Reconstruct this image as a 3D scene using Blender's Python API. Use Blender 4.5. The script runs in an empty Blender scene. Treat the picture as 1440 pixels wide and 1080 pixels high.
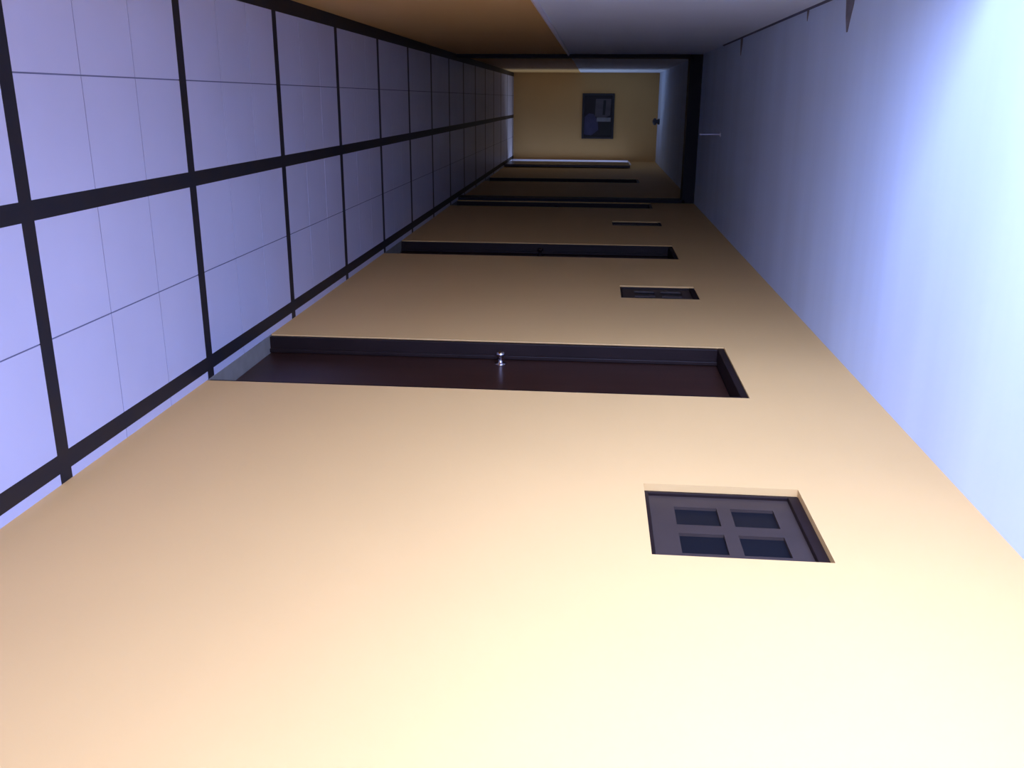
import bpy, bmesh, math, random
from mathutils import Matrix, Vector
random.seed(4)
C = bpy.context.scene.collection
# ------------------------------------------------------------------ dimensions (metres)
XR, XL, H = 1.0776, -0.4563, 2.6          # right wall, left wall, ceiling height
Y_BACK, Y_END = -2.6, 17.2                # open rear end, far end wall
HEAD = 2.127                              # head of every door and window
STRIP0, STEP, SW = 2.3376, 1.0488, 0.0588 # dark cross strips in the floor
DOORS = [(3.343, 4.09), (6.50, 7.13), (9.66, 10.14), (12.72, 13.34)]
WINDOWS = [(2.054, 2.494), (5.135, 5.50), (8.285, 8.575)]
SILL = 1.686
EXIT = (16.25, 17.08)                     # open doorway beside the end wall

# ------------------------------------------------------------------ materials
def mat(name, col, rough=0.6, var=0.0, scale=3.0, stretch=(1, 1, 1), bump=0.0, bscale=60.0, metal=0.0, spec=0.5, col2=None):
    m = bpy.data.materials.new(name); m.use_nodes = True
    nt = m.node_tree; b = nt.nodes['Principled BSDF']
    b.inputs['Base Color'].default_value = (*col, 1)
    b.inputs['Roughness'].default_value = rough
    b.inputs['Metallic'].default_value = metal
    b.inputs['Specular IOR Level'].default_value = spec
    tc = nt.nodes.new('ShaderNodeTexCoord'); mp = nt.nodes.new('ShaderNodeMapping')
    nt.links.new(tc.outputs['Object'], mp.inputs['Vector']); mp.inputs['Scale'].default_value = stretch
    if var > 0 or col2:
        n = nt.nodes.new('ShaderNodeTexNoise'); n.inputs['Scale'].default_value = scale; n.inputs['Detail'].default_value = 4
        r = nt.nodes.new('ShaderNodeValToRGB')
        c2 = col2 or tuple(c * (1 - var) for c in col)
        r.color_ramp.elements[0].color = (*c2, 1); r.color_ramp.elements[1].color = (*col, 1)
        r.color_ramp.elements[0].position = 0.3; r.color_ramp.elements[1].position = 0.7
        nt.links.new(mp.outputs[0], n.inputs['Vector']); nt.links.new(n.outputs['Fac'], r.inputs['Fac'])
        nt.links.new(r.outputs[0], b.inputs['Base Color'])
    if bump > 0:
        n2 = nt.nodes.new('ShaderNodeTexNoise'); n2.inputs['Scale'].default_value = bscale
        bp = nt.nodes.new('ShaderNodeBump'); bp.inputs['Strength'].default_value = bump; bp.inputs['Distance'].default_value = 0.01
        nt.links.new(mp.outputs[0], n2.inputs['Vector']); nt.links.new(n2.outputs['Fac'], bp.inputs['Height'])
        nt.links.new(bp.outputs[0], b.inputs['Normal'])
    return m

M_TILE   = mat('floor_tile', (0.48, 0.48, 0.60), 0.38, var=0.06, scale=2.2, spec=0.3)
M_GROUT  = mat('floor_grout', (0.12, 0.12, 0.19), 0.8)
M_STRIP  = mat('black_inlay', (0.010, 0.011, 0.017), 0.55, col2=(0.018, 0.014, 0.014), scale=8, spec=0.25)
M_YELLOW = mat('yellow_paint', (0.70, 0.43, 0.155), 0.65, var=0.05, scale=1.3, bump=0.03, spec=0.25)
M_WHITEP = mat('white_paint', (0.72, 0.82, 1.0), 0.7, var=0.04, scale=1.5, spec=0.2)
M_CEIL   = mat('ceiling_plaster', (0.64, 0.77, 0.99), 0.8, var=0.09, scale=1.6, stretch=(0.25, 2.2, 1), spec=0.15)
M_RAIL   = mat('rail_white', (0.80, 0.76, 0.82), 0.4, var=0.05)
M_WOOD   = mat('dark_brown_varnish', (0.040, 0.016, 0.010), 0.3, var=0.3, scale=5, stretch=(4, 4, 0.4), spec=0.25)
M_FRAME  = mat('brown_door_frame', (0.016, 0.008, 0.007), 0.5, var=0.25, scale=6, spec=0.15)
M_SHUT   = mat('violet_brown_paint', (0.046, 0.030, 0.023), 0.5, var=0.15, scale=9, spec=0.3)
M_GLASS  = mat('dark_window_glass', (0.006, 0.006, 0.008), 0.4, spec=0.12)
M_STONE  = mat('grey_threshold_stone', (0.24, 0.22, 0.19), 0.6, var=0.2, scale=14)
M_CHROME = mat('polished_chrome', (0.60, 0.57, 0.60), 0.12, metal=1.0)
M_BEAM   = mat('added_portal_dark', (0.012, 0.010, 0.013), 0.6, var=0.2, spec=0.2)
M_STAIN  = mat('brown_damp_stain', (0.22, 0.20, 0.24), 0.9, var=0.3, scale=20)
M_CORNER  = mat('dark_corner_strip', (0.10, 0.11, 0.20), 0.9)
M_BLACK  = mat('black_frame', (0.012, 0.009, 0.010), 0.4)
M_P_DARK = mat('print_plum', (0.009,0.005,0.008), 0.5)
M_P_BLUE = mat('print_dusk_blue', (0.06, 0.055, 0.12), 0.5, var=0.35, scale=9)
M_P_GREY = mat('print_grey', (0.10, 0.085, 0.09), 0.5, var=0.35, scale=12, stretch=(1, 1, 0.2))
M_P_PALE = mat('print_pale', (0.24, 0.24, 0.25), 0.5, var=0.2, scale=12)
M_P_COAL = mat('print_coal', (0.010,0.010,0.009), 0.5)
M_LAMP   = mat('dark_fitting', (0.03, 0.03, 0.045), 0.5)
M_ROD    = mat('pale_metal', (0.65, 0.65, 0.78), 0.4)

# ------------------------------------------------------------------ mesh helpers
def box(bm, a, b, mi=0):
    x0, y0, z0 = (min(p, q) for p, q in zip(a, b)); x1, y1, z1 = (max(p, q) for p, q in zip(a, b))
    v = [bm.verts.new(p) for p in ((x0,y0,z0),(x1,y0,z0),(x1,y1,z0),(x0,y1,z0),(x0,y0,z1),(x1,y0,z1),(x1,y1,z1),(x0,y1,z1))]
    for f in ((3,2,1,0),(4,5,6,7),(0,1,5,4),(1,2,6,5),(2,3,7,6),(3,0,4,7)):
        bm.faces.new([v[i] for i in f]).material_index = mi

def poly(bm, pts, mi=0):
    f = bm.faces.new([bm.verts.new(p) for p in pts]); f.material_index = mi; return f

def prism(bm, pts, d, mi=0):
    "outline pts swept along d, closed"
    d = Vector(d); a = [bm.verts.new(p) for p in pts]; b = [bm.verts.new(Vector(p) + d) for p in pts]
    n = len(pts)
    fs = [bm.faces.new(a[::-1]), bm.faces.new(b)] + [bm.faces.new((a[i], a[(i+1) % n], b[(i+1) % n], b[i])) for i in range(n)]
    for f in fs: f.material_index = mi

def lathe(bm, prof, origin, axis, n=28, mi=0):
    "profile (r, t) spun about axis through origin"
    axis = Vector(axis).normalized(); u = axis.orthogonal().normalized(); w = axis.cross(u); o = Vector(origin)
    rings = []
    for r, t in prof:
        rings.append([bm.verts.new(o + axis*t + (u*math.cos(2*math.pi*k/n) + w*math.sin(2*math.pi*k/n))*max(r, 1e-4)) for k in range(n)])
    for a, b in zip(rings, rings[1:]):
        for k in range(n):
            f = bm.faces.new((a[k], a[(k+1) % n], b[(k+1) % n], b[k])); f.smooth = True; f.material_index = mi
    bm.faces.new(rings[0][::-1]).material_index = mi; bm.faces.new(rings[-1]).material_index = mi

def obj(name, bm, mats, parent=None, bevel=0.0, origin=None):
    bmesh.ops.recalc_face_normals(bm, faces=bm.faces[:])
    if origin is not None: bmesh.ops.translate(bm, verts=bm.verts[:], vec=-Vector(origin))
    me = bpy.data.meshes.new(name); bm.to_mesh(me); bm.free()
    for m in (mats if isinstance(mats, (list, tuple)) else [mats]): me.materials.append(m)
    o = bpy.data.objects.new(name, me); C.objects.link(o)
    if origin is not None: o.location = origin
    if parent is not None:
        o.parent = parent; o.matrix_parent_inverse = Matrix.Translation(-parent.location)
    if bevel > 0:
        b = o.modifiers.new('bevel', 'BEVEL'); b.width = bevel; b.segments = 2; b.limit_method = 'ANGLE'
    return o

def empty(name, loc):
    o = bpy.data.objects.new(name, None); C.objects.link(o); o.location = loc; o.empty_display_size = 0.1
    return o

def tag(o, label, cat, kind=None, group=None):
    o['label'] = label; o['category'] = cat
    if kind: o['kind'] = kind
    if group: o['group'] = group
    return o

# ------------------------------------------------------------------ floor: pale tiles in black inlaid strips
BORD_L, MID0, MID1, BORD_R0, BORD_R1 = -0.386, 0.2686, 0.3239, 0.9879, 1.0451
bm = bmesh.new()
box(bm, (XL-0.2, Y_BACK, -0.15), (XR+0.14, Y_END+0.1, -0.0015), 1)
n0, n1 = -5, 14
def tile_run(x0, x1, ys, ye, cols, rows, g=0.0045):
    for i in range(cols):
        for k in range(rows):
            a = x0 + (x1-x0)*i/cols; b = x0 + (x1-x0)*(i+1)/cols
            c = ys + (ye-ys)*k/rows; d = ys + (ye-ys)*(k+1)/rows
            ga = g/2 if i else 0; gb = g/2 if i < cols-1 else 0; gc = g/2 if k else 0; gd = g/2 if k < rows-1 else 0
            box(bm, (a+ga, c+gc, -0.006), (b-gb, d-gd, 0.0), 0)
ycs = [STRIP0 + n*STEP for n in range(n0, n1+1)]
for n, yc in enumerate(ycs):
    box(bm, (XL, yc-SW/2, -0.006), (XR, yc+SW/2, 0.0), 2)
    ys, ye = yc+SW/2, (yc+STEP-SW/2 if n < len(ycs)-1 else Y_END)
    tile_run(BORD_L, MID0, ys, ye, 2, 3)
    tile_run(MID1, BORD_R0, ys, ye, 2, 3)
    tile_run(BORD_R1, XR, ys, ye, 1, 3)
    for a, b in ((XL, BORD_L), (MID0, MID1), (BORD_R0, BORD_R1)):
        box(bm, (a, ys, -0.006), (b, ye, 0.0), 2)
tag(obj('floor', bm, [M_TILE, M_GROUT, M_STRIP]), 'pale lavender tiled corridor floor divided into squares by black inlaid strips', 'floor', 'structure')

# ------------------------------------------------------------------ right wall (yellow, with the doors and windows)
T = 0.24
ops = sorted([(a, b, 0.0, HEAD) for a, b in DOORS] + [(a, b, SILL, HEAD+0.004) for a, b in WINDOWS] + [(EXIT[0], EXIT[1], 0.0, 2.13)])
bm = bmesh.new(); y = Y_BACK
for a, b, z0, z1 in ops:
    box(bm, (XR, y, 0.0), (XR+T, a, H))
    box(bm, (XR, a, z1), (XR+T, b, H))
    if z0 > 0: box(bm, (XR, a, 0.0), (XR+T, b, z0))
    y = b
box(bm, (XR, y, 0), (XR+T, Y_END+0.2, H))
bmesh.ops.remove_doubles(bm, verts=bm.verts[:], dist=1e-5)
tag(obj('wall_right', bm, M_YELLOW), 'long yellow painted wall with recessed brown doors and small high windows', 'wall', 'structure')

# ------------------------------------------------------------------ left wall (yellow dado, white above)
RAIL = 1.196
OPEN = (-1.8, 2.7, 2.55)                  # unglazed opening above the parapet beside the camera: from, to, head
TL = 0.16
bm = bmesh.new()
box(bm, (XL-TL, Y_BACK, 0), (XL, Y_END, RAIL), 0)
box(bm, (XL-TL, Y_BACK, RAIL), (XL-0.004, OPEN[0], H), 1)
box(bm, (XL-TL, OPEN[1], RAIL), (XL-0.004, Y_END, H), 1)
box(bm, (XL-TL, OPEN[0], OPEN[2]), (XL-0.004, OPEN[1], H), 1)
tag(obj('wall_left', bm, [M_YELLOW, M_WHITEP]), 'corridor wall painted yellow below a pale rail and white above', 'wall', 'structure')
bm = bmesh.new()
prism(bm, [(XL, Y_BACK, RAIL-0.012), (XL+0.010, Y_BACK, RAIL-0.012), (XL+0.020, Y_BACK, RAIL-0.004), (XL+0.020, Y_BACK, RAIL+0.004), (XL+0.008, Y_BACK, RAIL+0.012), (XL-0.004, Y_BACK, RAIL+0.012)], (0, 10.15-Y_BACK, 0))
tag(obj('trim_1', bm, M_RAIL), 'thin pale rail between the yellow and white halves of the wall', 'trim', 'structure')
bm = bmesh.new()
prism(bm, [(XL-0.004, 3.0, H-0.014), (XL+0.004, 3.0, H), (XL-0.004, 3.0, H)], (0, 5.6, 0))  # thin dark strip along the corner
tag(obj('trim_2', bm, M_CORNER), 'thin dark strip running along the white wall and ceiling corner', 'trim', 'structure')

# ------------------------------------------------------------------ end wall, ceiling
bm = bmesh.new(); box(bm, (XL-T, Y_END, 0), (XR, Y_END+0.2, H))
tag(obj('wall_end', bm, M_YELLOW), 'dim yellow end wall of the corridor with a dark picture on it', 'wall', 'structure')
bm = bmesh.new()
box(bm, (XL-T, Y_BACK, H), (XR+T, Y_END+0.2, H+0.2), 0)
def streak(y0, w, x1):
    pts = [(XL, y0-w/2), (XL+(x1-XL)*0.35, y0-w*0.42), (XL+(x1-XL)*0.7, y0-w*0.2), (x1, y0-w*0.05), (x1, y0+w*0.08), (XL+(x1-XL)*0.6, y0+w*0.3), (XL, y0+w/2)]
    prism(bm, [(x, y, H-0.0015) for x, y in pts], (0, 0, 0.003), 1)
streak(4.40, 0.16, -0.29); streak(7.55, 0.12, -0.33); streak(5.25, 0.05, -0.40)
tag(obj('ceiling', bm, [M_CEIL, M_STAIN]), 'pale blue white plaster ceiling with brown damp streaks along one edge', 'ceiling', 'structure')

# ------------------------------------------------------------------ dark portal added across the corridor to shade the part beyond it
YB = 10.22
bm = bmesh.new()
box(bm, (XL, YB, 2.47), (XR, YB+0.22, H))
box(bm, (XL, YB, 0), (XL+0.035, YB+0.22, 2.50))
box(bm, (XR-0.03, YB, 0), (XR, YB+0.22, 2.50))
tag(obj('trim_3', bm, M_BEAM), 'dark portal frame with a beam, added partway down the corridor to shade its far part', 'beam', 'structure')

# ------------------------------------------------------------------ doors
ORD = ['nearest', 'second nearest', 'third nearest', 'farthest']
def door(i, a, b):
    root = empty('door_%d' % (i+1), (XR, (a+b)/2, 0))
    tag(root, ORD[i] + ' recessed dark brown door in the long yellow wall' + (', with a shiny knob' if i == 0 else ''), 'door', 'structure', 'recessed brown doors in the yellow wall')
    x0, x1 = XR+0.005, XR+0.125                      # frame lining set just behind the plaster edge
    t = 0.030
    bm = bmesh.new()
    box(bm, (x0, a, 0), (x1, a+t, HEAD-t)); box(bm, (x0, b-t, 0), (x1, b, HEAD-t)); box(bm, (x0, a, HEAD-t), (x1, b, HEAD))
    for (p, q) in (((a+t), (a+t+0.012)), ((b-t-0.012), (b-t))):      # rebate stops
        box(bm, (XR+0.060, p, 0), (XR+0.078, q, HEAD-t))
    obj('door_frame', bm, M_FRAME, root, 0.003)
    xl = XR+0.080
    bm = bmesh.new(); box(bm, (xl, a+t+0.002, 0.006), (xl+0.04, b-t-0.002, HEAD-t-0.002))
    leaf = obj('door_leaf', bm, M_WOOD, root, 0.003)
    bm = bmesh.new(); box(bm, (XR+0.0, a, -0.02), (xl+0.05, b, 0.004))
    obj('threshold', bm, M_STONE, root)
    yk = b - t - 0.085
    bm = bmesh.new()
    lathe(bm, [(0.026, 0.0), (0.026, -0.005), (0.011, -0.008), (0.010, -0.030), (0.014, -0.036), (0.020, -0.044), (0.021, -0.050), (0.016, -0.058), (0.006, -0.061)], (xl, yk, 1.112), (1, 0, 0))
    k = obj('knob', bm, M_CHROME if i == 0 else M_FRAME, leaf)
    if i == 0: k['label'] = 'shiny metal knob'
    bm = bmesh.new(); box(bm, (XR+0.13, a, 0), (XR+0.20, b, HEAD)); obj('backing', bm, M_FRAME, root)
for i, (a, b) in enumerate(DOORS): door(i, a, b)

# ------------------------------------------------------------------ windows
WORD = ['nearest small high window with four dark panes, in the yellow wall', 'small high brown window between the two nearer doors', 'distant small high brown window just before the added dark portal']
def window(i, a, b):
    root = empty('window_%d' % (i+1), (XR, (a+b)/2, SILL))
    tag(root, WORD[i], 'window', 'structure', 'small high windows in the yellow wall')
    z0, z1 = SILL, HEAD+0.004; x0 = XR+(0.022 if i == 0 else 0.009); t = 0.014; tt = 0.03
    bm = bmesh.new()
    box(bm, (x0, a, z0), (x0+0.06, a+t, z1)); box(bm, (x0, b-t, z0), (x0+0.06, b, z1))
    box(bm, (x0, a+t, z0), (x0+0.06, b-t, z0+t)); box(bm, (x0-0.004, a+t, z1-tt), (x0+0.06, b-t, z1))
    obj('window_frame', bm, M_FRAME, root, 0.002)
    xs = x0+0.010; ya, yb, za, zb = a+t, b-t, z0+t, z1-tt
    yc, zc = (a+b)/2-0.004, (z0+z1)/2
    k = (b-a)/0.44
    ph, pw, gy, gz = 0.057*k, 0.060, 0.083*k, 0.079
    ys = [ya, yc-gy-ph, yc-gy+ph, yc+gy-ph, yc+gy+ph, yb]; zs = [za, zc-gz-pw, zc-gz+pw, zc+gz-pw, zc+gz+pw, zb]
    bm = bmesh.new()
    for p in range(5):
        for q in range(5):
            if p in (1, 3) and q in (1, 3): continue
            box(bm, (xs, ys[p], zs[q]), (xs+0.03, ys[p+1], zs[q+1]))
    bmesh.ops.remove_doubles(bm, verts=bm.verts[:], dist=1e-5)
    sash = obj('sash', bm, M_SHUT, root)
    for p in (1, 3):
        for q in (1, 3):
            bm = bmesh.new(); box(bm, (xs+0.009, ys[p], zs[q]), (xs+0.020, ys[p+1], zs[q+1]))
            obj('pane', bm, M_GLASS, sash)
    bm = bmesh.new(); box(bm, (xs+0.07, a, z0), (xs+0.11, b, z1)); obj('backing', bm, M_FRAME, root)
for i, (a, b) in enumerate(WINDOWS): window(i, a, b)

# ------------------------------------------------------------------ open doorway beside the end wall, and the little room it opens to
a, b = EXIT
root = empty('door_5', (XR, (a+b)/2, 0))
tag(root, 'open doorway with white frame letting daylight in beside the end wall', 'doorway', 'structure')
bm = bmesh.new()
box(bm, (XR-0.012, a, 0), (XR+T+0.01, a+0.03, 2.10)); box(bm, (XR-0.03, b-0.03, 0), (XR+T+0.01, b, 2.10)); box(bm, (XR-0.012, a, 2.10), (XR+T+0.01, b, 2.13))
obj('door_frame', bm, M_RAIL, root, 0.003)
bm = bmesh.new(); box(bm, (XR-0.05, a-0.86, 0.01), (XR-0.012, a-0.03, 2.08))
obj('door_leaf', bm, M_WOOD, root, 0.003)
bm = bmesh.new(); box(bm, (XR+0.14, 15.6, -0.15), (3.2, 18.0, -0.002)); tag(obj('floor_side', bm, M_TILE), 'floor of the bright side room beyond the open doorway', 'floor', 'structure')
bm = bmesh.new()
box(bm, (XR+T, 15.5, 0), (3.2, 15.6, 2.6)); box(bm, (XR+T, 18.0, 0), (3.2, 18.1, 2.6)); box(bm, (XR+T, Y_END+0.2, 0), (XR+T+0.1, 18.0, 2.6))
tag(obj('wall_side', bm, M_WHITEP), 'white walls of the side room beyond the open doorway', 'wall', 'structure')
bm = bmesh.new(); box(bm, (XR+T, 15.5, 2.6), (3.2, 18.1, 2.7)); tag(obj('ceiling_side', bm, M_WHITEP), 'ceiling of the side room beyond the open doorway', 'ceiling', 'structure')

# ------------------------------------------------------------------ picture on the end wall
yf = Y_END
root = empty('picture', (0.285, yf, 1.245))
tag(root, 'dark framed picture hanging on the yellow end wall', 'picture')
px0, px1, pz0, pz1 = -0.108, 0.68, 1.245, 1.82; ft = 0.04
bm = bmesh.new()
box(bm, (px0, yf-0.03, pz0), (px1, yf-0.001, pz0+ft)); box(bm, (px0, yf-0.03, pz1-ft), (px1, yf-0.001, pz1))
box(bm, (px0, yf-0.03, pz0+ft), (px0+ft, yf-0.001, pz1-ft)); box(bm, (px1-ft, yf-0.03, pz0+ft), (px1, yf-0.001, pz1-ft))
obj('picture_frame', bm, M_BLACK, root, 0.004)
bm = bmesh.new(); yp = yf-0.012
box(bm, (px0+ft, yp, pz0+ft), (px1-ft, yf-0.002, pz1-ft), 0)
def pt(u, v): return (px0 + (px1-px0)*u, 0, pz0 + (pz1-pz0)*v)      # u across, v up
def patch(uv, mi, e):
    prism(bm, [(pt(u, v)[0], yp-e, pt(u, v)[2]) for u, v in uv], (0, e*0.9, 0), mi)
patch([(0.52, 0.08), (0.90, 0.06), (0.93, 0.30), (0.80, 0.52), (0.62, 0.50), (0.45, 0.36), (0.44, 0.22)], 1, 0.001)
patch([(0.12, 0.42), (0.50, 0.40), (0.56, 0.62), (0.48, 0.88), (0.12, 0.90)], 2, 0.001)
patch([(0.53, 0.46), (0.62, 0.46), (0.62, 0.90), (0.53, 0.90)], 3, 0.002)
patch([(0.62, 0.62), (0.93, 0.56), (0.93, 0.92), (0.64, 0.93)], 4, 0.001)
patch([(0.15, 0.66), (0.47, 0.64), (0.47, 0.72), (0.15, 0.74)], 4, 0.002)
obj('print', bm, [M_P_DARK, M_P_BLUE, M_P_GREY, M_P_PALE, M_P_COAL], root)

# ------------------------------------------------------------------ small fittings on the ceiling
bm = bmesh.new()
lathe(bm, [(0.020, 0.0), (0.020, -0.006), (0.006, -0.010), (0.006, -0.165), (0.010, -0.170), (0.010, -0.18), (0.004, -0.184)], (0.286, 8.4, H), (0, 0, 1), 16)
tag(obj('ceiling_rod', bm, M_ROD, origin=(0.286, 8.4, H)), 'thin pale rod hanging from the ceiling just before the added dark portal', 'rod')
bm = bmesh.new()
lathe(bm, [(0.05, 0.0), (0.05, -0.02), (0.03, -0.05), (0.06, -0.07), (0.055, -0.10), (0.02, -0.12)], (0.36, 16.6, H), (0, 0, 1), 24)
tag(obj('ceiling_lamp', bm, M_LAMP, origin=(0.36, 16.6, H)), 'small dark unlit lamp on the ceiling above the end of the corridor', 'lamp')

# ------------------------------------------------------------------ light
def area(name, loc, direction, sx, sy, power, col):
    l = bpy.data.lights.new(name, 'AREA'); l.shape = 'RECTANGLE'; l.size = sx; l.size_y = sy; l.energy = power; l.color = col
    o = bpy.data.objects.new(name, l); C.objects.link(o); o.location = loc
    o.rotation_euler = Vector(direction).to_track_quat('-Z', 'Y').to_euler()
    return o
area('daylight_parapet_opening', (XL-0.75, 0.3, 1.25), (1, 0.6, 0.0), 3.1, 3.8, 870, (0.40, 0.51, 1.0))
area('rear_fill', (0.3, -2.4, 1.4), (0, 1, 0), 1.3, 2.0, 30, (0.40, 0.51, 1.0))  # added fill behind the camera, lifts the far walls and ceiling
area('daylight_side_room', (2.5, 17.2, 1.35), (-1, -0.25, -0.15), 0.9, 1.9, 42.0, (0.62, 0.74, 1.0))
w = bpy.data.worlds.new('sky'); bpy.context.scene.world = w; w.use_nodes = True
w.node_tree.nodes['Background'].inputs[0].default_value = (0.55, 0.68, 1.0, 1); w.node_tree.nodes['Background'].inputs[1].default_value = 0.15

# ------------------------------------------------------------------ camera (phone held on its side: the picture's right is up)
cd = bpy.data.cameras.new('camera'); cam = bpy.data.objects.new('camera', cd); C.objects.link(cam)
R = ((-0.0061, 0.0894, 0.9960), (0.9542, -0.2973, 0.0326), (0.2990, 0.9506, -0.0835))   # image right, image down, forward
r, d, f = (Vector(v) for v in R)
f.normalize(); r = (r - f*r.dot(f)).normalized(); d = f.cross(r)
m = Matrix((r, -d, -f)).transposed().to_4x4(); m.translation = (0, 0, 1.5146)
cam.matrix_world = m
cd.sensor_width = 36; cd.lens = 1278.8/1440*36; cd.clip_start = 0.02
sc = bpy.context.scene; sc.camera = cam
vs = sc.view_settings; vs.view_transform = 'Standard'; vs.look = 'None'; vs.exposure = 0.0; vs.gamma = 1.0; vs.use_curve_mapping = False
sc.cycles.max_bounces = 10; sc.cycles.diffuse_bounces = 6
